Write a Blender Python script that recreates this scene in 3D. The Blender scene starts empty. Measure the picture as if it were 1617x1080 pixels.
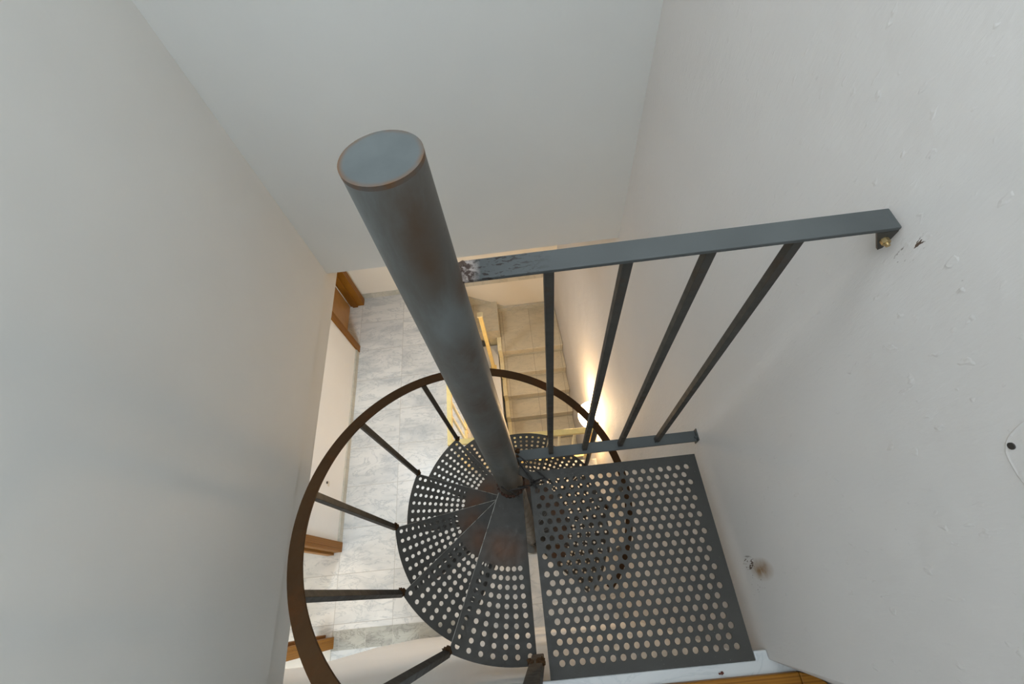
import bpy, bmesh, math, random
from mathutils import Vector, Matrix, noise
random.seed(7)
SC = bpy.context.scene
COL = SC.collection
PI = math.pi
U = 1.65                      # metres per calibration unit
ZP = 2.52                     # top of the landing plate above the lower floor
ZC = ZP + U                   # camera height
RISE = 0.21
PX, PY = -0.073 * U, 0.236 * U     # axis of the spiral
RT = 0.370 * U                # tread radius

# ------------------------------------------------------------------ materials
def mat(name):
    m = bpy.data.materials.new(name); m.use_nodes = True
    nt = m.node_tree; b = nt.nodes['Principled BSDF']
    return m, nt, b
def N(nt, t, **kw):
    n = nt.nodes.new(t)
    for k, v in kw.items():
        if k.startswith('i_'): n.inputs[k[2:].replace('_', ' ')].default_value = v
        else: setattr(n, k, v)
    return n
def L(nt, a, b): nt.links.new(a, b)
def coords(nt, scale=(1, 1, 1), loc=(0, 0, 0)):
    tc = N(nt, 'ShaderNodeTexCoord'); mp = N(nt, 'ShaderNodeMapping')
    mp.inputs['Scale'].default_value = scale; mp.inputs['Location'].default_value = loc
    L(nt, tc.outputs['Object'], mp.inputs['Vector']); return mp.outputs['Vector']
def ramp(nt, fac, stops):
    r = N(nt, 'ShaderNodeValToRGB'); e = r.color_ramp.elements
    while len(e) < len(stops): e.new(0.5)
    for s, (p, c) in zip(e, stops): s.position = p; s.color = (*c, 1) if len(c) == 3 else c
    L(nt, fac, r.inputs['Fac']); return r.outputs['Color']
def tex(nt, vec, scale, detail=4, rough=0.55, dist=0.0):
    n = N(nt, 'ShaderNodeTexNoise'); n.inputs['Scale'].default_value = scale
    n.inputs['Detail'].default_value = detail; n.inputs['Roughness'].default_value = rough
    n.inputs['Distortion'].default_value = dist
    L(nt, vec, n.inputs['Vector']); return n.outputs['Fac']
def mix(nt, fac, a, b):
    m = N(nt, 'ShaderNodeMix', data_type='RGBA')
    for s, v in ((m.inputs[0], fac), (m.inputs[6], a), (m.inputs[7], b)):
        if hasattr(v, 'links'): L(nt, v, s)
        elif isinstance(v, (int, float)): s.default_value = v
        else: s.default_value = (*v, 1)
    return m.outputs[2]
def bump(nt, b, h, strength, dist=0.01, prev=None):
    n = N(nt, 'ShaderNodeBump'); n.inputs['Strength'].default_value = strength
    n.inputs['Distance'].default_value = dist; L(nt, h, n.inputs['Height'])
    if prev: L(nt, prev, n.inputs['Normal'])
    L(nt, n.outputs['Normal'], b.inputs['Normal']); return n.outputs['Normal']
def math_(nt, op, a, b=None, clamp=False):
    m = N(nt, 'ShaderNodeMath', operation=op, use_clamp=clamp)
    for s, v in zip(m.inputs, (a, b)):
        if v is None: continue
        if hasattr(v, 'links'): L(nt, v, s)
        else: s.default_value = v
    return m.outputs[0]
def near(nt, p, r0, r1, scale=(1, 1, 1)):
    """1 inside r0 of point p (object coordinates), 0 beyond r1"""
    tc = N(nt, 'ShaderNodeTexCoord'); s = N(nt, 'ShaderNodeVectorMath', operation='SUBTRACT')
    s.inputs[1].default_value = p; L(nt, tc.outputs['Object'], s.inputs[0])
    q = N(nt, 'ShaderNodeVectorMath', operation='MULTIPLY'); q.inputs[1].default_value = scale
    L(nt, s.outputs[0], q.inputs[0])
    l = N(nt, 'ShaderNodeVectorMath', operation='LENGTH'); L(nt, q.outputs[0], l.inputs[0])
    mr = N(nt, 'ShaderNodeMapRange'); mr.inputs[1].default_value = r0; mr.inputs[2].default_value = r1
    mr.inputs[3].default_value = 1; mr.inputs[4].default_value = 0
    L(nt, l.outputs['Value'], mr.inputs[0]); return mr.outputs[0]

def plaster(name, col, b1, b2, streak=(1, 1, 1)):
    m, nt, b = mat(name)
    v = coords(nt); vs = coords(nt, streak)
    c = ramp(nt, tex(nt, v, 1.3, 3), [(0.3, tuple(x * 0.96 for x in col)), (0.7, tuple(min(1, x * 1.03) for x in col))])
    L(nt, c, b.inputs['Base Color']); b.inputs['Roughness'].default_value = 0.75
    p = bump(nt, b, tex(nt, vs, 60, 6, 0.6), b1, 0.004)
    bump(nt, b, tex(nt, v, 7, 3, 0.5), b2, 0.02, p)
    return m, nt, b, c
M = {}
M['plaster'] = plaster('smooth_plaster', (0.60, 0.60, 0.575), 0.08, 0.12)[0]
m, nt, b, c = plaster('rough_plaster', (0.63, 0.60, 0.57), 0.30, 0.22, (0.8, 1.5, 0.5))
M['rough'] = m
M['plaster_low'] = plaster('cream_plaster', (0.70, 0.66, 0.58), 0.06, 0.08)[0]
M['white_paint'] = plaster('white_paint', (0.78, 0.78, 0.77), 0.04, 0.05)[0]
def wall_marks(m, nt, b, c):
    v = coords(nt)
    st = near(nt, (0.612, -0.004, 2.665), 0.0, 0.085, (0, 2.6, 1)); st = math_(nt, 'MULTIPLY', st, tex(nt, v, 28, 4), True)
    c = mix(nt, math_(nt, 'MULTIPLY', st, 2.2, True), c, (0.27, 0.16, 0.07))
    for p, r, k, th in (((0.612, 0.016, 2.59), 0.050, (0, 2.2, 1), 0.53), ((0.612, -0.04, 2.60), 0.075, (0, 1.5, 1), 0.66), ((0.612, 0.404, 3.59), 0.050, (0, 3.2, 1), 0.63), ((0.612, 0.345, 3.617), 0.035, (0, 1, 1.3), 0.71)):
        q = near(nt, p, r * 0.55, r, k); f = ramp(nt, tex(nt, coords(nt, (1, 2.0, 0.6)), 75, 3, 0.6), [(th, (0, 0, 0)), (th + 0.03, (1, 1, 1))])
        c = mix(nt, math_(nt, 'MULTIPLY', math_(nt, 'MULTIPLY', q, f, True), 1.6, True), c, (0.10, 0.065, 0.045))
    L(nt, c, b.inputs['Base Color'])
wall_marks(m, nt, b, c)
pn = b.inputs['Normal'].links[0].from_socket
bump(nt, b, ramp(nt, tex(nt, coords(nt, (1, 1.4, 0.8)), 38, 2, 0.5), [(0.66, (0, 0, 0)), (0.74, (1, 1, 1))]), 0.24, 0.004, pn)

def rusty_steel(name, col, rust, amount=0.5, rough=0.55, scale=9.0, metallic=0.0, spec=0.28):
    m, nt, b = mat(name); v = coords(nt)
    base = ramp(nt, tex(nt, v, 5, 5, 0.6), [(0.3, tuple(x * 0.82 for x in col)), (0.7, tuple(x * 1.18 for x in col))])
    f = ramp(nt, tex(nt, v, scale, 8, 0.68, 0.4), [(1 - amount, (0, 0, 0)), (min(1, 1.14 - amount), (1, 1, 1))])
    c = mix(nt, f, base, rust); L(nt, c, b.inputs['Base Color'])
    b.inputs['Metallic'].default_value = metallic; b.inputs['Specular IOR Level'].default_value = spec
    r = ramp(nt, tex(nt, v, 40, 4), [(0.3, (rough - 0.08,) * 3), (0.7, (rough + 0.12,) * 3)])
    L(nt, r, b.inputs['Roughness'])
    bump(nt, b, tex(nt, v, 130, 5, 0.6), 0.12, 0.002)
    return m, nt, b, c
STEEL = (0.040, 0.037, 0.031); RUST = (0.050, 0.027, 0.014)
m, nt, b, c = rusty_steel('tread_steel', STEEL, RUST, 0.32)
# rust worn into the footfall of the step, and flecks of plaster dust
w = near(nt, (0.245, 0.0, 0), 0.015, 0.085, (1, 0.8, 1))
w2 = math_(nt, 'MULTIPLY', w, tex(nt, coords(nt), 14, 5), True)
c2 = mix(nt, math_(nt, 'MULTIPLY', w2, 1.5, True), c, (0.085, 0.038, 0.016))
fl = ramp(nt, tex(nt, coords(nt), 220, 2, 0.5), [(0.71, (0, 0, 0)), (0.76, (1, 1, 1))])
L(nt, mix(nt, math_(nt, 'MULTIPLY', fl, 0.35), c2, (0.3, 0.3, 0.28)), b.inputs['Base Color'])
M['tread'] = m
m, nt, b, c = rusty_steel('landing_steel', (0.040, 0.038, 0.033), RUST, 0.30)
fl = ramp(nt, tex(nt, coords(nt), 200, 2, 0.5), [(0.70, (0, 0, 0)), (0.75, (1, 1, 1))])
L(nt, mix(nt, math_(nt, 'MULTIPLY', fl, 0.4), c, (0.32, 0.32, 0.3)), b.inputs['Base Color'])
M['landing'] = m
M['steel'] = rusty_steel('painted_steel', (0.066, 0.072, 0.071), RUST, 0.25)[0]
M['baluster'] = rusty_steel('baluster_steel', (0.050, 0.046, 0.040), RUST, 0.42)[0]
M['brown'] = rusty_steel('rust_brown_steel', (0.052, 0.026, 0.010), (0.068, 0.027, 0.008), 0.5, 0.65, 6, 0.0, 0.12)[0]
M['bare'] = rusty_steel('worn_bare_steel', (0.17, 0.16, 0.14), (0.07, 0.05, 0.035), 0.5, 0.4, 40, 0.5)[0]
M['weld'] = rusty_steel('weld_metal', (0.09, 0.06, 0.045), (0.32, 0.27, 0.24), 0.5, 0.55, 60, 0.2)[0]
M['brass'] = rusty_steel('brass_bolt', (0.42, 0.31, 0.15), (0.2, 0.12, 0.05), 0.4, 0.35, 30, 0.8)[0]
# pole: grey blue paint with brown runs
z_top = ZC - 0.2 * U; PT = Vector((-0.0835 * U - PX, 0.2715 * U - PY, z_top)); z1 = ZP - RISE; PB = Vector((0.002, 0.004, z1))
def on_pole(z, deg):
    p = PB.lerp(PT, (z - z1) / (z_top - z1)); a = math.radians(deg); return (p.x + 0.05 * math.cos(a), p.y + 0.05 * math.sin(a), z)
POLE_RUST = ((on_pole(z_top - 0.06, -62), 0.06, (1.5, 1.5, 0.6), 0.9), (on_pole(z_top - 0.13, -66), 0.05, (1.6, 1.6, 0.55), 0.9), (on_pole(ZC - 0.338 * U, 5), 0.055, (1, 1, 0.9), 1.3), (on_pole(z_top - 0.42, -50), 0.08, (1.5, 1.5, 0.5), 0.8), (on_pole(z_top - 0.62, -60), 0.09, (1.5, 1.5, 0.5), 0.8), (on_pole(z_top - 0.9, -60), 0.12, (1.2, 1.2, 0.5), 0.7), (on_pole(z1 + 0.05, -60), 0.2, (1, 1, 0.8), 0.9))
m, nt, b = mat('pole_paint'); v = coords(nt); vz = coords(nt, (1, 1, 0.35))
base = ramp(nt, tex(nt, v, 6, 5), [(0.3, (0.104, 0.110, 0.105)), (0.7, (0.150, 0.163, 0.160))])
f1 = ramp(nt, tex(nt, vz, 6.5, 6, 0.62, 0.3), [(0.44, (0, 0, 0)), (0.60, (1, 1, 1))])
c = mix(nt, math_(nt, 'MULTIPLY', f1, 0.6), base, (0.058, 0.040, 0.025))
for p, r, k, a_ in POLE_RUST:
    q = near(nt, p, 0.0, r, k); q = math_(nt, 'MULTIPLY', math_(nt, 'MULTIPLY', q, math_(nt, 'MULTIPLY', tex(nt, v, 22, 5, 0.65), 2.6)), a_ * 0.7, True)
    c = mix(nt, q, c, (0.068, 0.040, 0.022))
sc = ramp(nt, tex(nt, coords(nt, (1, 1, 3.0)), 16, 3, 0.6, 1.2), [(0.70, (0, 0, 0)), (0.73, (1, 1, 1))])
c = mix(nt, math_(nt, 'MULTIPLY', sc, 0.8), c, (0.025, 0.015, 0.01))
L(nt, c, b.inputs['Base Color']); b.inputs['Roughness'].default_value = 0.5; b.inputs['Specular IOR Level'].default_value = 0.4
bump(nt, b, tex(nt, v, 60, 5), 0.1, 0.003)
M['pole'] = m
m, nt, b = mat('pole_cap_paint'); v = coords(nt)
base = ramp(nt, tex(nt, v, 12, 5), [(0.3, (0.068, 0.077, 0.077)), (0.7, (0.092, 0.103, 0.103))])
tc = N(nt, 'ShaderNodeTexCoord'); sx = N(nt, 'ShaderNodeSeparateXYZ'); L(nt, tc.outputs['Object'], sx.inputs[0])
rr = math_(nt, 'SQRT', math_(nt, 'ADD', math_(nt, 'POWER', sx.outputs[0], 2.0), math_(nt, 'POWER', sx.outputs[1], 2.0)))
e = N(nt, 'ShaderNodeMapRange'); e.inputs[1].default_value = 0.044; e.inputs[2].default_value = 0.0505; L(nt, rr, e.inputs[0])
ef = math_(nt, 'MULTIPLY', e.outputs[0], ramp(nt, tex(nt, v, 30, 4), [(0.35, (0.2,) * 3), (0.6, (1, 1, 1))]), True)
L(nt, mix(nt, ef, base, (0.11, 0.058, 0.028)), b.inputs['Base Color']); b.inputs['Roughness'].default_value = 0.6; b.inputs['Specular IOR Level'].default_value = 0.25
M['cap'] = m

def marble(name, base, vein, brick=None, grout=(0.42, 0.40, 0.36), warp=0.8, shift=(0, 0, 0), var=0.10):
    m, nt, b = mat(name); v = coords(nt)
    fac = None
    if brick:
        bw, rh, off = brick
        t = N(nt, 'ShaderNodeTexBrick'); t.offset = off; t.offset_frequency = 2; t.squash = 1
        t.inputs['Scale'].default_value = 1; t.inputs['Brick Width'].default_value = bw; t.inputs['Row Height'].default_value = rh
        t.inputs['Mortar Size'].default_value = 0.0022; t.inputs['Mortar Smooth'].default_value = 0.3
        t.inputs['Color1'].default_value = (0, 0, 0, 1); t.inputs['Color2'].default_value = (1, 1, 1, 1); t.inputs['Mortar'].default_value = (0.5, 0.5, 0.5, 1)
        L(nt, coords(nt, (1, 1, 1), shift), t.inputs['Vector']); fac = t.outputs['Fac']; rnd = t.outputs['Color']
        # every tile is cut from another place in the block: shift the veins by the tile's own random value
        o = N(nt, 'ShaderNodeVectorMath', operation='MULTIPLY'); o.inputs[1].default_value = (37.0, 19.0, 53.0); L(nt, rnd, o.inputs[0])
        a = N(nt, 'ShaderNodeVectorMath', operation='ADD'); L(nt, o.outputs[0], a.inputs[0]); L(nt, v, a.inputs[1]); v = a.outputs[0]
    mp = N(nt, 'ShaderNodeMapping'); mp.inputs['Rotation'].default_value = (0, 0, 0.6); mp.inputs['Scale'].default_value = (1.0, 2.6, 1.0); L(nt, v, mp.inputs['Vector'])
    n1 = tex(nt, mp.outputs[0], 1.9, 7, 0.6, warp); n2 = tex(nt, mp.outputs[0], 3.4, 9, 0.66, warp * 1.3)
    c = ramp(nt, n1, [(0.30, tuple((x + 2 * y) / 3 for x, y in zip(base, vein))), (0.45, tuple((3 * x + y) / 4 for x, y in zip(base, vein))), (0.60, base)])
    vv = ramp(nt, n2, [(0.455, (0, 0, 0)), (0.49, (1, 1, 1)), (0.505, (0, 0, 0))])
    c = mix(nt, math_(nt, 'MULTIPLY', vv, 0.55), c, vein)
    if brick:
        mm = N(nt, 'ShaderNodeMix', data_type='RGBA', blend_type='MULTIPLY'); mm.inputs[0].default_value = 1
        L(nt, c, mm.inputs[6]); L(nt, ramp(nt, rnd, [(0, (1 - var,) * 3), (1, (1, 1, 1))]), mm.inputs[7])
        c = mix(nt, fac, mm.outputs[2], grout)
    L(nt, c, b.inputs['Base Color']); b.inputs['Roughness'].default_value = 0.32
    b.inputs['IOR'].default_value = 1.45
    return m
M['floor'] = marble('marble_floor_tiles', (0.72, 0.71, 0.68), (0.33, 0.36, 0.38), (0.49, 0.365, 0.0), shift=(0.345, 0.09, 0))
M['marble_dark'] = marble('dark_veined_marble', (0.44, 0.43, 0.38), (0.11, 0.11, 0.10), (0.22, 0.5, 0.0), warp=1.5)
M['marble_step'] = marble('cream_marble', (0.60, 0.54, 0.41), (0.40, 0.37, 0.29), (0.34, 5.0, 0.0), grout=(0.25, 0.22, 0.17), shift=(0.33, 1, 0))
M['marble_sill'] = marble('sill_marble', (0.50, 0.51, 0.50), (0.36, 0.38, 0.39))
M['skirt'] = marble('skirting_marble', (0.55, 0.53, 0.46), (0.36, 0.36, 0.31), (0.4, 5, 0.0), shift=(0.1, 1, 0))
m, nt, b = mat('orange_pine'); v = coords(nt, (1, 1, 1))
wv = N(nt, 'ShaderNodeTexWave'); wv.bands_direction = 'Y'; wv.inputs['Scale'].default_value = 22; wv.inputs['Distortion'].default_value = 3.5
wv.inputs['Detail'].default_value = 3; wv.inputs['Detail Scale'].default_value = 0.6
L(nt, coords(nt, (0.12, 1, 0.12)), wv.inputs['Vector'])
c = ramp(nt, wv.outputs['Fac'], [(0.0, (0.22, 0.088, 0.008)), (0.6, (0.27, 0.115, 0.012)), (1.0, (0.17, 0.064, 0.005))])
L(nt, c, b.inputs['Base Color']); b.inputs['Roughness'].default_value = 0.45; b.inputs['Specular IOR Level'].default_value = 0.2
M['wood'] = m
def plain(name, col, rough=0.5, metallic=0.0, var=0.08):
    m, nt, b = mat(name); v = coords(nt)
    c = ramp(nt, tex(nt, v, 18, 4), [(0.3, tuple(x * (1 - var) for x in col)), (0.7, tuple(x * (1 + var) for x in col))])
    L(nt, c, b.inputs['Base Color']); b.inputs['Roughness'].default_value = rough; b.inputs['Metallic'].default_value = metallic
    return m
M['pine_pale'] = plain('pale_pine', (0.40, 0.22, 0.075), 0.35)
M['yellow'] = plain('yellow_cream_paint', (0.78, 0.60, 0.24), 0.4)
M['cream'] = plain('cream_paint', (0.80, 0.72, 0.48), 0.45)
M['wire'] = plain('black_rubber', (0.012, 0.010, 0.009), 0.6)
M['black'] = plain('dark_metal', (0.05, 0.045, 0.04), 0.5, 0.4)
M['chip'] = plain('red_brown_chip', (0.10, 0.025, 0.015), 0.8, 0, 0.4)
M['chrome'] = plain('brushed_metal', (0.45, 0.42, 0.36), 0.35, 0.8)
m, nt, b = mat('lamp_glass'); v = coords(nt)
b.inputs['Base Color'].default_value = (0.95, 0.9, 0.8, 1)
b.inputs['Emission Color'].default_value = (1.0, 0.72, 0.40, 1); b.inputs['Emission Strength'].default_value = 9.0
fr = ramp(nt, tex(nt, v, 25, 3), [(0.3, (0.3,) * 3), (0.7, (0.45,) * 3)]); L(nt, fr, b.inputs['Roughness'])
M['lamp'] = m

# ------------------------------------------------------------------ mesh helpers
class MB:
    def __init__(s): s.v = []; s.f = []
    def add(s, vs, fs):
        o = len(s.v); s.v += [tuple(p) for p in vs]; s.f += [tuple(i + o for i in f) for f in fs]; return s
    def box(s, x0, x1, y0, y1, z0, z1):
        return s.add([(x0, y0, z0), (x1, y0, z0), (x1, y1, z0), (x0, y1, z0), (x0, y0, z1), (x1, y0, z1), (x1, y1, z1), (x0, y1, z1)],
                     [(0, 3, 2, 1), (4, 5, 6, 7), (0, 1, 5, 4), (1, 2, 6, 5), (2, 3, 7, 6), (3, 0, 4, 7)])
    def bar(s, a, b, w, h, up=(0, 0, 1), w2=None, h2=None):
        a = Vector(a); b = Vector(b); d = (b - a).normalized(); r = d.cross(Vector(up))
        if r.length < 1e-4: r = d.cross(Vector((0, 1, 0)))
        r.normalize(); u = r.cross(d); vs = []
        for p, ww, hh in ((a, w, h), (b, w2 or w, h2 or h)):
            for i, j in ((-1, -1), (1, -1), (1, 1), (-1, 1)): vs.append(p + r * (i * ww / 2) + u * (j * hh / 2))
        return s.add(vs, [(0, 3, 2, 1), (4, 5, 6, 7), (0, 1, 5, 4), (1, 2, 6, 5), (2, 3, 7, 6), (3, 0, 4, 7)][::1])
    def cyl(s, a, b, r, r2=None, n=32, caps=True):
        a = Vector(a); b = Vector(b); d = (b - a).normalized()
        x = d.orthogonal().normalized(); y = d.cross(x); r2 = r if r2 is None else r2
        vs = [a + (x * math.cos(2 * PI * i / n) + y * math.sin(2 * PI * i / n)) * r for i in range(n)] + \
             [b + (x * math.cos(2 * PI * i / n) + y * math.sin(2 * PI * i / n)) * r2 for i in range(n)]
        fs = [(i, (i + 1) % n, n + (i + 1) % n, n + i) for i in range(n)]
        if caps: fs += [tuple(range(n))[::-1], tuple(range(n, 2 * n))]
        return s.add(vs, fs)
    def poly(s, pts): return s.add(pts, [tuple(range(len(pts)))])
    def prism(s, pts, d):
        d = Vector(d); n = len(pts); p = [Vector(q) for q in pts]
        return s.add(p + [q + d for q in p], [tuple(range(n))[::-1], tuple(range(n, 2 * n))] + [(i, (i + 1) % n, n + (i + 1) % n, n + i) for i in range(n)])
    def tube(s, pts, r, n=8):
        p = [Vector(q) for q in pts]; vs = []; fs = []
        for i, q in enumerate(p):
            d = (p[min(i + 1, len(p) - 1)] - p[max(i - 1, 0)]).normalized()
            x = d.cross(Vector((0.31, 0.2, 0.93))).normalized(); y = d.cross(x)
            vs += [q + (x * math.cos(2 * PI * k / n) + y * math.sin(2 * PI * k / n)) * r for k in range(n)]
        for i in range(len(p) - 1):
            for k in range(n): fs.append((i * n + k, i * n + (k + 1) % n, (i + 1) * n + (k + 1) % n, (i + 1) * n + k))
        fs += [tuple(range(n))[::-1], tuple(range(len(p) * n - n, len(p) * n))]
        return s.add(vs, fs)
    def blob(s, c, r, sx=(1, 1, 1), amp=0.35, seed=0, sub=2):
        bm = bmesh.new(); bmesh.ops.create_icosphere(bm, subdivisions=sub, radius=1)
        vs = []
        for v in bm.verts:
            k = 1 + amp * noise.noise(v.co * 1.7 + Vector((seed * 3.1, seed, 0)))
            vs.append((c[0] + v.co.x * r * k * sx[0], c[1] + v.co.y * r * k * sx[1], c[2] + v.co.z * r * k * sx[2]))
        fs = [[v.index for v in f.verts] for f in bm.faces]; bm.free()
        return s.add(vs, fs)
    def build(s, name, m, parent=None, loc=(0, 0, 0), bevel=0, smooth=False, fix=True):
        me = bpy.data.meshes.new(name); me.from_pydata(s.v, [], s.f)
        if fix:
            bm = bmesh.new(); bm.from_mesh(me); bmesh.ops.recalc_face_normals(bm, faces=bm.faces); bm.to_mesh(me); bm.free()
        me.materials.append(M[m] if isinstance(m, str) else m)
        if smooth:
            me.polygons.foreach_set('use_smooth', [True] * len(me.polygons)); me.set_sharp_from_angle(angle=math.radians(40))
        o = bpy.data.objects.new(name, me); COL.objects.link(o); o.location = loc
        if parent: o.parent = parent
        if bevel:
            bv = o.modifiers.new('bevel', 'BEVEL'); bv.width = bevel; bv.segments = 2; bv.limit_method = 'ANGLE'
        return o
def tag(o, label=None, cat=None, group=None, kind=None):
    for k, v in (('label', label), ('category', cat), ('group', group), ('kind', kind)):
        if v: o[k] = v
    return o
def empty(name, loc, label, cat, group=None):
    o = bpy.data.objects.new(name, None); COL.objects.link(o); o.location = loc; o.empty_display_size = 0.1
    return tag(o, label, cat, group)
def struct(name, mb, m, label, cat, bevel=0, **kw):
    return tag(mb.build(name, m, None, bevel=bevel, **kw), label, cat, None, 'structure')

# ------------------------------------------------------------------ perforated plates
def holed_cell(mb, corners, c, r, t, n=16):
    """corners: 4 xy points ccw; a through hole of radius r around c"""
    vs = []; a0 = math.atan2(corners[0][1] - c[1], corners[0][0] - c[0])
    for z in (0, -t):
        vs += [(p[0], p[1], z) for p in corners]
        vs += [(c[0] + r * math.cos(a0 + 2 * PI * i / n), c[1] + r * math.sin(a0 + 2 * PI * i / n), z) for i in range(n)]
    q = n // 4; fs = []
    for k in range(4):
        ring = [4 + (k * q + i) % n for i in range(q + 1)]
        f = [k, (k + 1) % 4] + ring[::-1]
        fs.append(f); fs.append([i + 4 + n for i in f[::-1]])
    for i in range(n):
        j = (i + 1) % n; fs.append([4 + i, 4 + j, 4 + n + 4 + j, 4 + n + 4 + i][::-1])
    mb.add(vs, fs)
def slab_cell(mb, pts, t):
    n = len(pts); mb.add([(p[0], p[1], 0) for p in pts] + [(p[0], p[1], -t) for p in pts], [tuple(range(n)), tuple(range(n, 2 * n))[::-1]])
def skirt(mb, pts, t, closed=True):
    n = len(pts); v = [(p[0], p[1], 0) for p in pts] + [(p[0], p[1], -t) for p in pts]
    mb.add(v, [(i, n + i, n + (i + 1) % n, (i + 1) % n) for i in range(n if closed else n - 1)])

# a tread: leading edge and trailing edge run tangent to the pole, not through its axis
LEAD = (math.radians(-11.7), -0.0216 * U); TRAIL = (math.radians(10.1), 0.0285 * U)
def edge_pt(e, r):
    a = e[0] + math.asin(max(-1, min(1, e[1] / r))); return (r * math.cos(a), r * math.sin(a))
def tread_mesh():
    mb = MB(); T = 0.005; nc = 7; da = math.radians(4.27); A0 = math.radians(-13.0) - da / 2; A9 = A0 + nc * da
    r0, dr, nr = 0.1880 * U, 0.01835 * U, 10; rin = 0.056
    rb = [r0 + (i - 0.5) * dr for i in range(nr + 1)]
    P = lambda r, a: (r * math.cos(a), r * math.sin(a))
    for c in range(nc):
        a, b2 = A0 + c * da, A0 + (c + 1) * da
        for i in range(nr):
            holed_cell(mb, [P(rb[i], a), P(rb[i + 1], a), P(rb[i + 1], b2), P(rb[i], b2)], P(r0 + i * dr, (a + b2) / 2), 0.0088, T)
        slab_cell(mb, [P(rb[-1], a), P(RT, a), P(RT, (a + b2) / 2), P(RT, b2), P(rb[-1], b2)], T)
    for i in range(nr):
        slab_cell(mb, [edge_pt(LEAD, rb[i]), edge_pt(LEAD, rb[i + 1]), P(rb[i + 1], A0), P(rb[i], A0)], T)
        slab_cell(mb, [P(rb[i], A9), P(rb[i + 1], A9), edge_pt(TRAIL, rb[i + 1]), edge_pt(TRAIL, rb[i])], T)
    slab_cell(mb, [edge_pt(LEAD, rb[-1]), edge_pt(LEAD, RT), P(RT, A0), P(rb[-1], A0)], T)
    slab_cell(mb, [P(rb[-1], A9), P(RT, A9), edge_pt(TRAIL, RT), edge_pt(TRAIL, rb[-1])], T)
    inner = [edge_pt(LEAD, rin)] + [edge_pt(LEAD, rb[0])] + [P(rb[0], A0 + i * da) for i in range(nc + 1)] + [edge_pt(TRAIL, rb[0]), edge_pt(TRAIL, rin)]
    slab_cell(mb, inner, T)
    rim = [edge_pt(LEAD, RT)] + [P(RT, A0 + i * da / 2) for i in range(0, 2 * nc + 1)] + [edge_pt(TRAIL, RT)]
    skirt(mb, [edge_pt(LEAD, rin)] + rim + [edge_pt(TRAIL, rin)], T)
    return mb
def tread_lip():
    mb = MB()
    for e, s in ((LEAD, 1), (TRAIL, -1)):
        p = Vector((*edge_pt(e, 0.075), -0.020)); q = Vector((*edge_pt(e, RT - 0.006), -0.020)); d = (q - p).normalized()
        n = Vector((-d.y, d.x, 0)) * s * 0.0025
        mb.bar(p + n, q + n, 0.004, 0.029)
    return mb
def tread_nosing():
    p = Vector((*edge_pt(LEAD, 0.060), 0.0001)); q = Vector((*edge_pt(LEAD, RT - 0.002), 0.0001))
    return MB().bar(p, q, 0.0018, 0.002)
def plate_mesh():
    mb = MB(); T = 0.006; p = 0.01873 * U; rp = 0.01625 * U; nx, ny = 18, 21
    x0, x1, y0, y1 = -0.0225 * U, 0.345 * U, -0.1425 * U, 0.2305 * U
    xa, ya = 0.0020 * U, -0.1193 * U; R = 0.0091
    for j in range(ny):
        yc = ya + j * rp; yl, yh = yc - rp / 2, yc + rp / 2
        xs = xa if j % 2 == 0 else xa - p / 2
        slab_cell(mb, [(x0, yl), (xs - p / 2, yl), (xs - p / 2, yh), (x0, yh)], T)
        for i in range(nx):
            xc = xs + i * p
            holed_cell(mb, [(xc - p / 2, yl), (xc + p / 2, yl), (xc + p / 2, yh), (xc - p / 2, yh)], (xc, yc), R, T)
        xe = xs + (nx - 0.5) * p
        slab_cell(mb, [(xe, yl), (x1, yl), (x1, yh), (xe, yh)], T)
    yl, yh = ya - rp / 2, ya + (ny - 0.5) * rp
    slab_cell(mb, [(x0, y0), (x1, y0), (x1, yl), (x0, yl)], T); slab_cell(mb, [(x0, yh), (x1, yh), (x1, y1), (x0, y1)], T)
    skirt(mb, [(x0, y0), (x1, y0), (x1, y1), (x0, y1)], T)
    return mb, (x0, x1, y0, y1)

# ------------------------------------------------------------------ the spiral staircase
ST = empty('spiral_staircase', (PX, PY, 0), 'grey and rusty steel spiral staircase with perforated treads around a thick pole', 'staircase')
def loc(x, y, z): return (x - PX, y - PY, z)          # world -> staircase
z_top = ZC - 0.2 * U; PT = Vector((-0.0835 * U - PX, 0.2715 * U - PY, z_top)); z1 = ZP - RISE
PB = Vector((0.002, 0.004, z1))
mb = MB(); mb.cyl(PB, PT, 0.0505, n=64); mb.cyl((0, 0, 0.012), (0, 0, z1), 0.0505, n=48); mb.cyl((0, 0, 0), (0, 0, 0.012), 0.11, n=48)
pole = mb.build('center_pole', 'pole', ST, smooth=True)
axis = (PT - PB).normalized()
mb = MB(); mb.cyl((0, 0, -0.004), (0, 0, 0.0025), 0.0508, n=64)
cap = mb.build('pole_cap', 'cap', pole, smooth=True); cap.location = PT; cap.rotation_euler = axis.to_track_quat('Z', 'Y').to_euler()
tag(cap, 'blue grey disc with a rusty rim closing the pole')
mb = MB()
for i in range(22):
    a = 2 * PI * i / 22; mb.blob((PB.x + 0.053 * math.cos(a), PB.y + 0.053 * math.sin(a), z1 + 0.004), 0.008, (1, 1, 0.8), 0.5, i)
mb.build('weld_bead', rusty_steel('red_rust_weld', (0.045, 0.022, 0.014), (0.085, 0.036, 0.022), 0.5, 0.6, 50)[0], pole, smooth=True)

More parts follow.
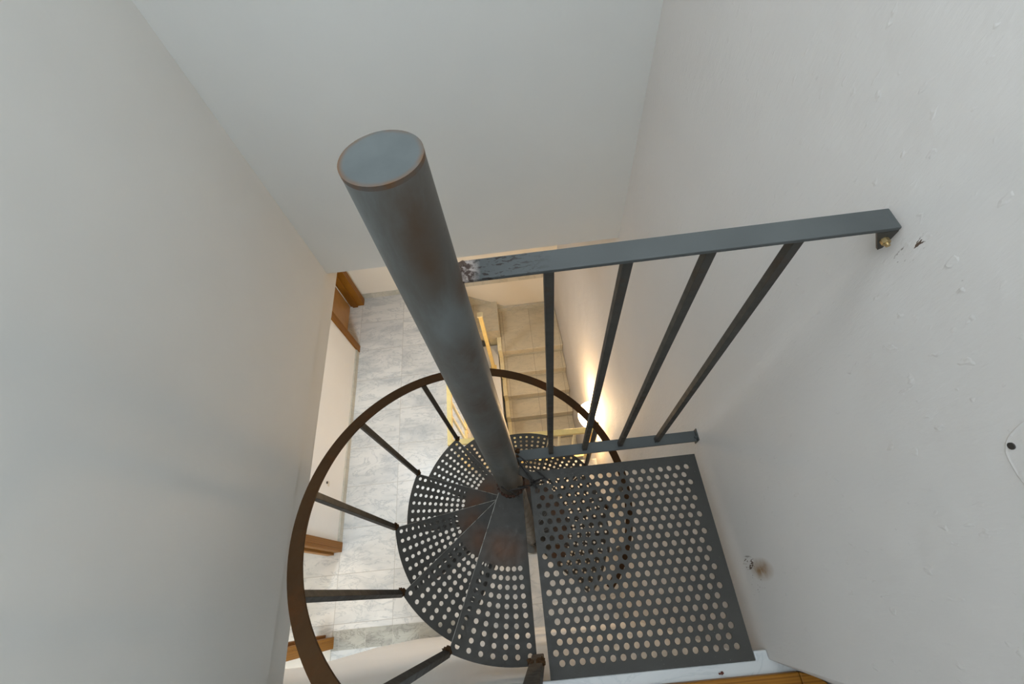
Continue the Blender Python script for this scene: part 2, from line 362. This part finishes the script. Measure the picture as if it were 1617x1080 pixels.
NT = 11; DA = math.radians(29.2); A1 = math.radians(259.1)
tm = tread_mesh().build('tread', 'tread', ST, fix=False)
lip = tread_lip().build('tread_lip', 'baluster', tm); nos = tread_nosing().build('nosing_edge', 'bare', tm); tag(nos, 'thin bright worn edge of the tread')
col_ = MB(); col_.cyl((0, 0, -RISE), (0, 0, -0.006), 0.054, n=40); collar = col_.build('collar', 'pole', tm, smooth=True)
for k in range(NT):
    if k == 0: t = tm
    else:
        t = tm.copy(); COL.objects.link(t); t.parent = ST
        for ch in (lip, nos, collar):
            c = ch.copy(); COL.objects.link(c); c.parent = t
    t.location = (0, 0, ZP - RISE * (k + 1)); t.rotation_euler = (0, 0, A1 - k * DA)

# handrail: a flat bar wound above the tread rims
HR = 0.374 * U; AL = math.radians(243.6)
def rail_z(a_deg): return ZC + U * (-0.606 - 0.004356 * (243.6 - a_deg))
def rail_seg(a_hi, a_lo, step=2.0, w=0.042, t=0.008):
    n = int((a_hi - a_lo) / step); vs = []; fs = []
    for i in range(n + 1):
        ad = a_hi - (a_hi - a_lo) * i / n; a = math.radians(ad); z = rail_z(ad)
        for rr, zz in ((-w / 2, 0), (w / 2, 0), (w / 2, -t), (-w / 2, -t)):
            vs.append(((HR + rr) * math.cos(a), (HR + rr) * math.sin(a), z + zz))
    for i in range(n):
        for k in range(4): fs.append((i * 4 + k, i * 4 + (k + 1) % 4, i * 4 + 4 + (k + 1) % 4, i * 4 + 4 + k))
    fs += [(0, 1, 2, 3), tuple(4 * n + k for k in (3, 2, 1, 0))]
    return MB().add(vs, fs)
END_A = -42.0
hr = rail_seg(273, END_A).build('handrail', 'brown', ST, smooth=True)
tag(hr, 'dark brown flat bar handrail curving around the treads')
bal_mesh = None
for k in range(NT - 1):
    ad = 243.6 - 29.2 * k; a = math.radians(ad); zf = ZP - RISE * (k + 1) + 0.001; zt = rail_z(ad) - 0.008
    L0 = zt - zf + 0.02
    if bal_mesh is None:
        b_ = MB().box(-0.011, 0.011, -0.011, 0.011, -0.03, L0 - 0.021); o = b_.build('baluster', 'baluster', ST, bevel=0.0012); bal_mesh = o; bl0 = L0
        f_ = MB()
        for i in range(5): f_.blob((-0.007 + random.uniform(-.012, .012), random.uniform(-.012, .012), 0.002 + random.uniform(0, .008)), 0.009, (1, 1, .8), .6, i + 3)
        foot = f_.build('weld_foot', 'brown', o, smooth=True)
    else:
        o = bal_mesh.copy(); COL.objects.link(o); o.parent = ST; o.scale = (1, 1, 1)
        c = foot.copy(); COL.objects.link(c); c.parent = o
        o.scale.z = (zt - zf) / (bl0 - 0.021)
    o.location = ((HR - 0.001) * math.cos(a), (HR - 0.001) * math.sin(a), zf); o.rotation_euler = (0, 0, a)
# square post at the landing corner
cx, cy = -0.0465 * U, -0.1235 * U
mb = MB(); mb.box(*(lambda p: (p[0] - 0.021, p[0] + 0.021, p[1] - 0.016, p[1] + 0.016))(loc(cx, cy, 0)), ZP - 0.21, rail_z(273) - 0.007)
po = mb.build('corner_post', 'baluster', ST, bevel=0.003)
f_ = MB(); q = loc(cx, cy, ZP)
for i in range(18):
    f_.blob((q[0] + random.uniform(-.022, .03), q[1] + random.uniform(.012, .022), ZP + random.uniform(-.02, .01)), 0.007, (1, 1, .8), .6, i)
f_.build('weld_foot', 'brown', po, smooth=True)

# landing plate
pm, (x0, x1, y0, y1) = plate_mesh()
pl = pm.build('landing_plate', 'landing', ST, loc=loc(0, 0, ZP), fix=False)
mb = MB()
for yy in (y0 + 0.003, y1 - 0.003): mb.box(x0 + 0.004, x1 - 0.004, yy - 0.002, yy + 0.002, -0.03, -0.0065)
for xx in (x0 + 0.003, x1 - 0.003): mb.box(xx - 0.002, xx + 0.002, y0 + 0.008, y1 - 0.008, -0.03, -0.0065)
mb.build('plate_frame', 'baluster', pl)
# gusset tying the landing to the pole
mb = MB(); a_ = loc(x0 + 0.02, y1 - 0.02, ZP - 0.02)
mb.bar((0.045, 0.01, ZP - 0.022), a_, 0.03, 0.008); mb.build('pole_bracket', 'baluster', ST)

# guard rail over the landing
GY = 0.277 * U; zt = ZC - 0.338 * U; zb = ZC - 1.028 * U
xr_ = 0.3655 * U; gx0 = -0.052 * U
g = MB().box(*[c_ for c_ in (gx0 - PX, xr_ - PX, GY - PY - 0.0205, GY - PY + 0.0205)], zt - 0.008, zt).build('guard_rail', 'steel', ST, bevel=0.0015)
tag(g, 'straight grey flat bar top rail running from pole to right wall')
MB().box(0.03, 0.372 * U - PX, GY - PY - 0.0205, GY - PY + 0.0205, zb - 0.008, zb).build('bottom_rail', 'steel', g, bevel=0.0015)
gb = None
for xt, xb in ((0.0335, 0.0265), (0.112, 0.1165), (0.194, 0.1975), (0.279, 0.2805)):
    xm = xt * U - PX
    if gb is None: o = gb = MB().box(-0.0085, 0.0085, -0.0085, 0.0085, zb, zt - 0.008).build('guard_baluster', 'baluster', g, bevel=0.001)
    else: o = gb.copy(); COL.objects.link(o); o.parent = g
    o.location = (xm, GY - PY, 0)
    sh = (xb - xt) * U
m, nt, b, c = rusty_steel('scratched_rail_steel', (0.066, 0.072, 0.071), RUST, 0.25)
q = near(nt, (gx0 - PX + 0.05, GY - PY, zt), 0.02, 0.10, (1, 1.2, 1)); f = ramp(nt, tex(nt, coords(nt, (0.5, 1.6, 1)), 120, 4, 0.6, 0.8), [(0.55, (0, 0, 0)), (0.58, (1, 1, 1))])
c = mix(nt, math_(nt, 'MULTIPLY', q, f, True), c, (0.02, 0.015, 0.012))
q2 = near(nt, (gx0 - PX + 0.002, GY - PY, zt), 0.014, 0.030, (1, 0.5, 1)); f2 = ramp(nt, tex(nt, coords(nt), 140, 3, 0.6), [(0.42, (0.05, 0.03, 0.022)), (0.6, (0.34, 0.29, 0.26))])
L(nt, mix(nt, q2, c, f2), b.inputs['Base Color']); g.data.materials[0] = m
# triangular wall bracket with bolt under the far end of the top rail
q = loc(0.3655 * U, GY, zt - 0.008)
mb = MB(); mb.prism([(q[0] - 0.034, q[1] - 0.0205, q[2]), (q[0], q[1] - 0.0205, q[2]), (q[0], q[1] - 0.0205, q[2] - 0.040), (q[0] - 0.006, q[1] - 0.0205, q[2] - 0.044)], (0, 0.005, 0))
br = mb.build('wall_bracket', 'baluster', g)
mb = MB(); mb.cyl((q[0] - 0.012, q[1] - 0.029, q[2] - 0.018), (q[0] - 0.012, q[1] - 0.0200, q[2] - 0.018), 0.0065, n=6); mb.cyl((q[0] - 0.012, q[1] - 0.034, q[2] - 0.018), (q[0] - 0.012, q[1] - 0.029, q[2] - 0.018), 0.0035, n=12)
bo = mb.build('bolt', 'brass', g); tag(bo, 'brass coloured bolt')
q = loc(0.372 * U, GY, zb)
mb = MB(); mb.box(q[0] - 0.005, q[0] + 0.0005, q[1] - 0.022, q[1] + 0.022, zb - 0.03, zb + 0.022); mb.cyl((q[0] - 0.012, q[1] - 0.008, zb + 0.008), (q[0] - 0.004, q[1] - 0.008, zb + 0.008), 0.006, n=6)
mb.build('end_plate', 'steel', g)
mb = MB()
for i in range(26):
    mb.blob((gx0 - PX + random.uniform(-0.008, 0.009), GY - PY + random.uniform(-.017, .017), zt + random.uniform(-.006, .0)), 0.0045, (1, 1, .6), .6, i)
w_ = mb.build('weld_bead', 'weld', g, smooth=True); tag(w_, 'pitted silvery weld where the rail meets the pole')
mb = MB()
for i in range(20): mb.blob((0.035 + random.uniform(-.004, .016), GY - PY + random.uniform(-.03, .022), zb + random.uniform(-.012, .004)), 0.007, (1, 1, .8), .6, i)
mb.build('weld_bead', 'brown', g, smooth=True)

# ------------------------------------------------------------------ black wire tied round the pole foot
def W(x, y, z): return Vector((x * U, y * U, ZC + z * U))
mb = MB(); k_ = W(-0.0245, 0.222, -0.99)
def curve(pts, n=10):
    p = [Vector(q) for q in pts]; p = [2 * p[0] - p[1]] + p + [2 * p[-1] - p[-2]]; out = []
    for i in range(1, len(p) - 2):
        for t in range(n):
            s = t / n; out.append(0.5 * ((2 * p[i]) + (p[i + 1] - p[i - 1]) * s + (2 * p[i - 1] - 5 * p[i] + 4 * p[i + 1] - p[i + 2]) * s * s + (3 * p[i] - 3 * p[i - 1] + p[i + 2] - p[i + 1]) * s ** 3))
    return out + [p[-2]]
mb.tube(curve([W(-0.088, 0.212, -1.03), W(-0.072, 0.203, -1.04), W(-0.052, 0.208, -1.035), W(-0.024, 0.200, -0.995), W(-0.016, 0.206, -0.985)]), 0.0022)
mb.tube(curve([W(-0.045, 0.262, -0.985), W(-0.036, 0.245, -0.99), W(-0.026, 0.228, -0.99), W(-0.020, 0.214, -0.985), W(-0.016, 0.206, -0.985)]), 0.0034)
mb.tube(curve([W(-0.043, 0.268, -0.98), W(-0.020, 0.245, -0.985), W(0.000, 0.226, -0.993)]), 0.0026)
mb.blob(W(-0.016, 0.206, -0.984), 0.009, (1, 1, 1.2), .5, 3)
wire = mb.build('tie_wire', 'wire', smooth=True)
tag(wire, 'thin black wire tied between the pole foot and the landing plate corner', 'wire')

# ------------------------------------------------------------------ the shell
XL = -0.658 * U; YB = 1.035 * U; ZCEIL = ZC - 1.19 * U; ZH = 5.2
YF = 3.19; ROOM_X = -3.3; YN = -0.245
# upper left wall, with its thicker foot band
mb = MB(); mb.box(XL - 0.14, XL, -2.2, YB + 0.14, ZCEIL, ZH)
struct('wall_left', mb, 'plaster', 'tall smooth pale wall left of the spiral stair', 'wall')
mb = MB(); mb.box(XL - 0.14, XL - 0.008, -0.6, YF, ZC - 1.268 * U, ZCEIL)
struct('trim_1', mb, 'plaster', 'pale plaster band along the foot of the left wall', 'trim')
mb = MB(); mb.box(XL, 0.62, YB, YB + 0.14, ZCEIL, ZH)
struct('wall_back', mb, 'plaster', 'smooth pale wall behind the pole above the stairwell opening', 'wall')
# right wall: one long plastered sheet down both storeys, leaning in slightly towards the foot
def xright(y, z):
    lo = 0.445 if y >= 3.2 else (0.545 if y <= 1.4 else 0.545 + (y - 1.4) / 1.8 * (0.445 - 0.545))
    if z >= 2.25: return 0.6115 if y >= -0.236 else (0.75 if y <= -0.30 else 0.6115 + (-0.236 - y) / 0.064 * 0.1385)
    if z <= 0: return lo
    return lo + (0.6115 - lo) * z / 2.25
ys = [-2.2, -0.30, -0.268, -0.236, 0, 0.4, 0.8, 1.2, 1.6, 2.0, 2.4, 2.8, 3.19, 3.4]; zs = [-2.45, -1.5, -0.8, 0, 0.45, 0.9, 1.35, 1.8, 2.25, 3, 4, ZH]
nv = len(zs); mb = MB()
mb.add([(xright(y, z), y, z) for y in ys for z in zs], [(i * nv + j, (i + 1) * nv + j, (i + 1) * nv + j + 1, i * nv + j + 1) for i in range(len(ys) - 1) for j in range(nv - 1)])
mb.add([(0.9, y, z) for y in ys for z in zs], [(i * nv + j, i * nv + j + 1, (i + 1) * nv + j + 1, (i + 1) * nv + j) for i in range(len(ys) - 1) for j in range(nv - 1)])
n0 = len(ys) * nv
edge = [(i, j) for i in range(len(ys)) for j in (0,)] + [(len(ys) - 1, j) for j in range(1, nv)] + [(i, nv - 1) for i in range(len(ys) - 2, -1, -1)] + [(0, j) for j in range(nv - 2, 0, -1)]
idx = [i * nv + j for i, j in edge]
mb.f += [(idx[k], idx[(k + 1) % len(idx)], n0 + idx[(k + 1) % len(idx)], n0 + idx[k]) for k in range(len(idx))]
wr = struct('wall_right', mb, 'rough', 'rough roller textured white wall right of the landing', 'wall', smooth=False)

# lower storey
mb = MB()
mb.box(ROOM_X, -0.645, -1.7, YF, -0.2, 0); mb.box(-0.645, 0.56, -1.7, 1.02, -0.2, 0)
struct('floor', mb, 'floor', 'pale grey marble tiled floor of the lower storey', 'floor')
mb = MB(); mb.box(-1.82, -0.7, -0.27, -0.135, -0.001, 0.002)
struct('trim_2', mb, 'marble_dark', 'dark veined marble strip in the lower floor by the near wall', 'floor tile')
mb = MB(); mb.box(ROOM_X, XL - 0.141, YB + 0.0, YF, ZCEIL, ZP); mb.box(ROOM_X, XL - 0.141, -1.7, YB, ZCEIL, ZP); mb.box(XL - 0.14, 0.66, YB + 0.141, YF, ZCEIL, ZP)
struct('ceiling', mb, 'plaster_low', 'pale underside of the upper floor slab', 'ceiling')
mb = MB(); mb.box(ROOM_X, 0.66, YF, YF + 0.12, -2.45, ZCEIL)
struct('wall_back_lower', mb, 'plaster_low', 'warm cream wall at the far end of the lower storey', 'wall')
mb = MB(); mb.box(-1.80, -0.93, YF - 0.014, YF, 0, 0.075); mb.box(-0.93, 0.455, YF - 0.014, YF, -0.01, 0.06)
struct('baseboard_back', mb, 'skirt', 'marble skirting along the far lower wall', 'baseboard')
# left wall of the lower storey with two door openings
DW0, DW1, DL0, DL1 = 0.475, 2.505, -0.20, 3.105
mb = MB(); mb.box(-1.95, -1.82, DW0, DW1, 0, ZCEIL)
struct('wall_left_lower', mb, 'white_paint', 'bright white wall panel between the two lower doorways', 'wall')
mb = MB(); mb.box(-1.95, -1.82, -1.7, DL0, 0, ZCEIL); mb.box(-1.95, -1.82, DL1, YF, 0, ZCEIL)
mb.box(-1.95, -1.82, DW1, DL1, 2.02, ZCEIL); mb.box(-1.95, -1.82, DL0, DW0, 2.02, ZCEIL)
struct('wall_left_doorways', mb, 'plaster_low', 'cream wall around the two lower doorways', 'wall')
mb = MB(); mb.box(ROOM_X - 0.1, ROOM_X, -1.7, YF, 0, ZCEIL); struct('wall_far_left', mb, 'plaster_low', 'cream wall of the room behind the doorways', 'wall')
mb = MB(); mb.box(-1.82, -1.806, DW0 + 0.01, DW1 - 0.01, 0, 0.07)
struct('baseboard_left', mb, 'skirt', 'thin marble skirting under the white wall panel', 'baseboard')
# door frames
def jamb(mb, y, s, z1=2.02):
    """architrave on the wall face and the lining of the opening; s = +1 when the opening lies at larger y"""
    mb.box(-1.82, -1.80, y - s * 0.055 if s > 0 else y, y if s > 0 else y + 0.055, 0, z1)
    mb.box(-1.96, -1.80, min(y, y + s * 0.025), max(y, y + s * 0.025), 0, z1)
    mb.box(-1.93, -1.87, min(y + s * 0.025, y + s * 0.045), max(y + s * 0.025, y + s * 0.045), 0, z1)
for nm, ya, yb, lab in (('door_1', DW1, DL1, 'orange pine door frame of the far lower doorway'), ('door_2', DL0, DW0, 'orange pine door frame of the near lower doorway')):
    mb = MB(); jamb(mb, ya, 1)
    d = struct(nm, mb, 'wood', lab, 'door frame', bevel=0.003)
    mb = MB(); jamb(mb, yb, -1); mb.build('jamb', 'wood', d, bevel=0.003)
    mb = MB(); mb.box(-1.96, -1.80, ya, yb, 1.995, 2.02); mb.build('lintel', 'wood', d)
struct('door_4', MB().box(-2.0, -1.965, DW1 + 0.03, DL1 - 0.03, 0.005, 1.99), 'pine_pale', 'pale pine door leaf closing the far lower doorway', 'door')
o = MB().cyl((-1.822, 0.97, 0.393), (-1.812, 0.97, 0.393), 0.010, n=16).build('screw_hole', 'black', bpy.data.objects['wall_left_lower'])
MB().box(-1.822, -1.8185, 0.945, 0.99, 0.34, 0.38).build('filler_patch', 'plaster_low', bpy.data.objects['wall_left_lower'])
# near wall below the landing, its foot raking down to the right
yw = YN
def wz(x, lo): return lo
pts = [(XL - 0.6, yw, ZP - 0.021), (XL - 0.6, yw, 1.30), (-1.345, yw, 1.30), (-1.29, yw, 0.45), (-1.10, yw, 0.0), (0.56, yw, 0.0), (0.61, yw, ZCEIL), (0.61, yw, ZP - 0.021)]
mb = MB().prism(pts, (0, -0.14, 0))
struct('wall_near', mb, 'white_paint', 'white wall below the landing with a raking lower edge', 'wall')
# marble sill and pine frame of the landing doorway
mb = MB().prism([(-1.2, -0.275, ZP - 0.02), (0.70, -0.275, ZP - 0.02), (0.70, YN + 0.0095, ZP - 0.02), (0.6105, YN + 0.0095, ZP - 0.02), (0.6105, -0.212, ZP - 0.02), (0.5715, -0.212, ZP - 0.02), (0.5715, YN + 0.0095, ZP - 0.02), (-1.2, YN + 0.0095, ZP - 0.02)], (0, 0, 0.018))
struct('trim_3', mb, 'marble_sill', 'white marble sill at the near edge of the landing', 'sill', bevel=0.003)
mb = MB().box(XL, 0.745, -2.2, -0.275, ZP - 0.3, ZP - 0.003)
struct('floor_upper', mb, 'floor', 'upper floor behind the landing', 'floor')

# ------------------------------------------------------------------ marble stair going down
SX0, SX1 = -0.27, 0.56
MS = empty('marble_staircase', (0.1, 2.0, -1.5), 'cream marble staircase descending along the right wall below the lamp', 'staircase')
def sl(x0, x1, y0, y1, z0, z1): return (x0 - 0.1, x1 - 0.1, y0 - 2.0, y1 - 2.0, z0 + 1.5, z1 + 1.5)
GO, RI, ZL, YL = 0.225, 0.17, -0.60, 2.575
for x_0, x_1, z_ in ((-0.93, -0.62, -0.2), (-0.62, SX0, -0.4)):
    o = MB().box(*sl(x_0, x_1, 2.765, YF - 0.002, z_ - 0.2, z_)).build('step', 'marble_step', MS, bevel=0.006)
def lowx(y): return xright(y, 0) - 0.1 - 0.003
def wedge(y0, y1, z0, z1):
    return MB().prism([(SX0 - .1, y0 - 2, z0 + 1.5), (lowx(y0), y0 - 2, z0 + 1.5), (lowx(y1), y1 - 2, z0 + 1.5), (SX0 - .1, y1 - 2, z0 + 1.5)], (0, 0, z1 - z0))
o = wedge(YL, YF - 0.002, ZL - 0.1, ZL).build('stair_landing', 'marble_step', MS, bevel=0.006)
MB().box(*sl(SX0, 0.45, YF - 0.03, YF - 0.003, ZL, ZL + 0.075)).build('landing_skirting', 'skirt', MS)
# raked skirting above the two upper steps
MB().prism([(-0.93 - .1, YF - 2.02, 0.02 + 1.5), (-0.93 - .1, YF - 2.02, -0.2 + 1.5), (SX0 - .1, YF - 2.02, ZL + 1.5), (SX0 + .15, YF - 2.02, ZL + 1.5), (SX0 + .15, YF - 2.02, ZL + 0.075 + 1.5), (SX0 - .02, YF - 2.02, ZL + 0.085 + 1.5)], (0, 0.018, 0)).build('raked_skirting', 'skirt', MS)
for k in range(6):
    z_ = ZL - RI * (k + 1); ya = YL - GO * (k + 1); 
    o = wedge(ya, YL - GO * k + 0.012, z_ - 0.10, z_).build('step', 'marble_step', MS, bevel=0.005)
    wedge(YL - GO * k + 0.012, YL - GO * k + 0.022, z_ - 0.1, z_ + RI - 0.101).build('riser', 'skirt', o)
mb = MB()
for k in range(7):
    z_ = ZL - RI * k; yb_ = YL + 0.25 if k == 0 else YL - GO * (k - 1); mb.box(*sl(SX0 - 0.05, SX0, YL - GO * k - 0.0, yb_, z_ - 0.3, z_ + 0.035))
mb.box(*sl(-0.42, SX0, YL + 0.2, YL + 0.25, ZL - 0.25, ZL + 0.035))
mb.build('stringer', 'cream', MS, bevel=0.004)
mb = MB(); mb.box(-1.04, 0.44, 0.9, YF, -2.5, -2.4)
struct('floor_basement', mb, 'white_paint', 'pale floor at the bottom of the marble stairwell', 'floor')
for nm, bx, lab in (('wall_stairwell_left', (-1.04, -0.94, 0.9, YF, -2.4, -0.2), 'pale wall on the left of the marble stairwell below the floor'), ('wall_stairwell_near', (-0.94, 0.54, 0.9, 1.015, -2.4, -0.2), 'pale near wall of the marble stairwell below the floor')):
    struct(nm, MB().box(*bx), 'white_paint', lab, 'wall')

# yellow railing round the stairwell
YR = empty('stairwell_railing', (-0.645, 1.04, 0), 'yellow cream painted metal railing around the marble stairwell', 'railing')
def rl(x, y, z): return (x + 0.645, y - 1.04, z)
mb = MB(); mb.bar(rl(-0.645, 1.02, 0.88), rl(-0.645, 2.55, 0.88), 0.04, 0.03); mb.bar(rl(-0.645, 1.04, 0.88), rl(0.48, 1.04, 0.81), 0.045, 0.03)
mb.build('top_rail', 'yellow', YR, bevel=0.004)
mb = MB(); mb.bar(rl(-0.645, 1.02, 0.1), rl(-0.645, 2.55, 0.1), 0.025, 0.025); mb.bar(rl(-0.645, 1.04, 0.1), rl(0.46, 1.04, 0.1), 0.025, 0.025)
mb.build('lower_rail', 'yellow', YR)
yb0 = None
spots = [(-0.645 + 0.12 * i, 1.04) for i in range(10)] + [(-0.645, 1.04 + 0.12 * i) for i in range(1, 13)]
for x, y in spots:
    if yb0 is None: o = yb0 = MB().bar((0, 0, 0), (0, 0, 0.80), 0.018, 0.018).build('spindle', 'cream', YR)
    else: o = yb0.copy(); COL.objects.link(o); o.parent = YR
    o.location = rl(x, y, 0)
mb = MB(); mb.box(-0.022, 0.022, -0.022, 0.022, 0, 0.93); o = mb.build('post', 'yellow', YR, bevel=0.004); o.location = rl(0.47, 1.04, 0)
# newel of the marble flight
NW = empty('newel_post', (-0.398, 2.43, -0.75), 'yellow newel post at the turn of the marble stairs beside the stringer', 'post')
MB().box(-0.02, 0.02, -0.02, 0.02, 0.04, 1.23).build('shaft', 'yellow', NW, bevel=0.004)
MB().box(-0.035, 0.035, -0.035, 0.035, 0.0, 0.04).build('base', 'yellow', NW, bevel=0.004)
MB().box(-0.028, 0.028, -0.028, 0.028, 1.23, 1.25).build('post_cap', 'cream', NW, bevel=0.004)
struct('floor_half_landing', MB().box(-0.93, -0.33, 1.02, 2.76, -0.85, -0.75), 'white_paint', 'pale half landing seen inside the stairwell railing', 'floor')

# ------------------------------------------------------------------ wall lamp
LX, LY, LZ = 0.545, 1.33, 0.24
WL = empty('wall_lamp', (LX, LY, LZ), 'lit glass wall lamp glowing warm white on the right wall above the marble stairs', 'lamp')
mb = MB(); mb.box(-0.012, 0.004, -0.10, 0.10, -0.03, 0.11); mb.build('back_plate', 'chrome', WL, bevel=0.003)
mb = MB(); vs = []; n = 20; rings = 8
for j in range(rings + 1):
    t = j / rings; r = 0.035 + 0.085 * math.sin(t * PI / 2); z = -0.08 + 0.16 * t
    for i in range(n + 1):
        a = PI / 2 + PI * i / n; vs.append((-0.012 + r * 1.0 * math.cos(a), r * 1.1 * math.sin(a), z))
fs = [(j * (n + 1) + i, j * (n + 1) + i + 1, (j + 1) * (n + 1) + i + 1, (j + 1) * (n + 1) + i) for j in range(rings) for i in range(n)]
mb.add(vs, fs)
sh = mb.build('glass_shade', 'lamp', WL, smooth=True); sd = sh.modifiers.new('thick', 'SOLIDIFY'); sd.thickness = 0.004
mb = MB(); mb.cyl((-0.05, 0, -0.03), (-0.05, 0, 0.05), 0.022, 0.016, n=16)
m, nt, b = mat('bulb_glow'); b.inputs['Emission Color'].default_value = (1, 0.74, 0.42, 1); b.inputs['Emission Strength'].default_value = 30
nn = tex(nt, coords(nt), 5); L(nt, ramp(nt, nn, [(0, (1, .9, .8)), (1, (1, .95, .85))]), b.inputs['Base Color'])
mb.build('bulb', m, WL)
mb = MB(); mb.cyl((-0.006, 0.0, -0.14), (-0.006, 0.0, -0.03), 0.014, n=16); mb.build('holder', 'chrome', WL)
ld = bpy.data.lights.new('lamp_light', 'POINT'); ld.energy = 32; ld.color = (1.0, 0.66, 0.34); ld.shadow_soft_size = 0.10
lo = bpy.data.objects.new('lamp_light', ld); COL.objects.link(lo); lo.location = (LX - 0.16, LY, LZ + 0.18)

# ------------------------------------------------------------------ landing doorway frame, chip, wall marks
df = struct('door_3', MB().box(0.05, 0.672, -0.40, -0.268, ZP - 0.002, ZP + 0.022), 'wood', 'orange pine threshold at the near edge of the landing', 'door frame', bevel=0.003)
MB().prism([(0.673, -0.268, ZP - 0.002), (0.72, -0.282, ZP - 0.002), (0.746, -0.305, ZP - 0.002), (0.748, -0.40, ZP - 0.002), (0.673, -0.40, ZP - 0.002)], (0, 0, 0.026)).build('corner_block', 'wood', df, bevel=0.002)
mb = MB()
for i in range(5): mb.blob((0.46 + random.uniform(-.005, .005), -0.256 + random.uniform(-.002, .002), ZP + 0.001 + random.uniform(0, .004)), 0.0030, (1.3, .8, .7), .7, i)
tag(mb.build('paint_chip', 'chip'), 'small red brown crumb lying on the marble sill', 'debris')

pc = Vector((0.6115, 0.083, 3.597)); mb = MB(); n = 28; vs = [tuple(pc + Vector((-0.0016, 0, 0)))]
for j_, (rr, dx) in enumerate(((0.058, -0.0012), (0.061, -0.0015), (0.064, 0.0005))):
    for i in range(n):
        a = 2 * PI * i / n; w = rr * (1 + 0.05 * math.sin(2 * a + 1) + 0.03 * math.sin(5 * a)); vs.append((pc.x + dx, pc.y + w * math.cos(a) * 0.75, pc.z + w * math.sin(a)))
fs = [(0, 1 + i, 1 + (i + 1) % n) for i in range(n)] + [(1 + j_ * n + i, 1 + j_ * n + (i + 1) % n, 1 + (j_ + 1) * n + (i + 1) % n, 1 + (j_ + 1) * n + i) for j_ in range(2) for i in range(n)]
mb.add(vs, [f[::-1] for f in fs]); tp = struct('trim_4', mb, 'rough', 'round filler patch with a dark hole on the right wall', 'wall patch', fix=False)
mb = MB(); mb.cyl((0.6105, 0.107, 3.556), (0.6085, 0.107, 3.556), 0.0045, n=20); mb.build('plug_hole', 'black', tp)

# daylight comes down a wide roof opening; the entrance side is closed
mb = MB(); mb.box(XL - 0.14, 0.9, -2.3, -2.2, ZP - 0.3, ZH); struct('wall_entrance', mb, 'plaster', 'pale wall behind the landing doorway', 'wall')
mb = MB(); mb.box(XL - 0.14, 0.9, -2.3, -0.95, ZH, ZH + 0.1); mb.box(XL - 0.14, 0.9, 1.15, YB + 0.14, ZH, ZH + 0.1); struct('ceiling_upper', mb, 'plaster', 'pale ceiling with a wide roof opening above the stair', 'ceiling')
CL = empty('hall_fill_lamp', (-1.45, 1.5, ZCEIL), 'added round white fill lamp over the lower hall', 'lamp')  # unseen fixture, added to carry the cool fill light below
MB().cyl((0, 0, -0.03), (0, 0, 0), 0.13, n=32).build('fill_lamp_body', 'white_paint', CL)
def area(name, loc_, size, energy, color):
    ld = bpy.data.lights.new(name, 'AREA'); ld.shape = 'DISK'; ld.size = size; ld.energy = energy; ld.color = color
    lo = bpy.data.objects.new(name, ld); COL.objects.link(lo); lo.location = loc_; return lo
area('hall_fill_light', (-1.45, 1.5, ZCEIL - 0.035), 0.22, 20, (0.84, 0.93, 1.0))  # added cool fill, brightens the lower floor and white wall panel
area('room_lamp_light', (-2.6, 0.2, ZCEIL - 0.04), 0.3, 7, (1.0, 0.70, 0.40))

# ------------------------------------------------------------------ light and camera
wd = bpy.data.worlds.new('sky'); SC.world = wd; wd.use_nodes = True
wd.node_tree.nodes['Background'].inputs[0].default_value = (0.83, 0.925, 1.0, 1); wd.node_tree.nodes['Background'].inputs[1].default_value = 4.6

cam = bpy.data.cameras.new('camera'); co = bpy.data.objects.new('camera', cam); COL.objects.link(co)
F_PX = 699.5136
cam.sensor_width = 36; cam.lens = F_PX / 1617 * 36; cam.clip_start = 0.01
# rows of the calibrated rotation: camera right / down / forward axes in the room's X, Y, Z
Rr = Vector((0.99277352, -0.08980051, -0.07960282)); Rd = Vector((-0.11730818, -0.86601657, -0.48605977)); Rf = Vector((-0.02528895, 0.49188533, -0.87029265))
mw = Matrix((( Rr.x, -Rd.x, -Rf.x, 0), (Rr.y, -Rd.y, -Rf.y, 0), (Rr.z, -Rd.z, -Rf.z, ZC), (0, 0, 0, 1)))
co.matrix_world = mw
SC.camera = co
SC.view_settings.view_transform = 'Standard'; SC.view_settings.look = 'None'; SC.view_settings.gamma = 1; SC.view_settings.use_curve_mapping = False
SC.view_settings.exposure = 0.0
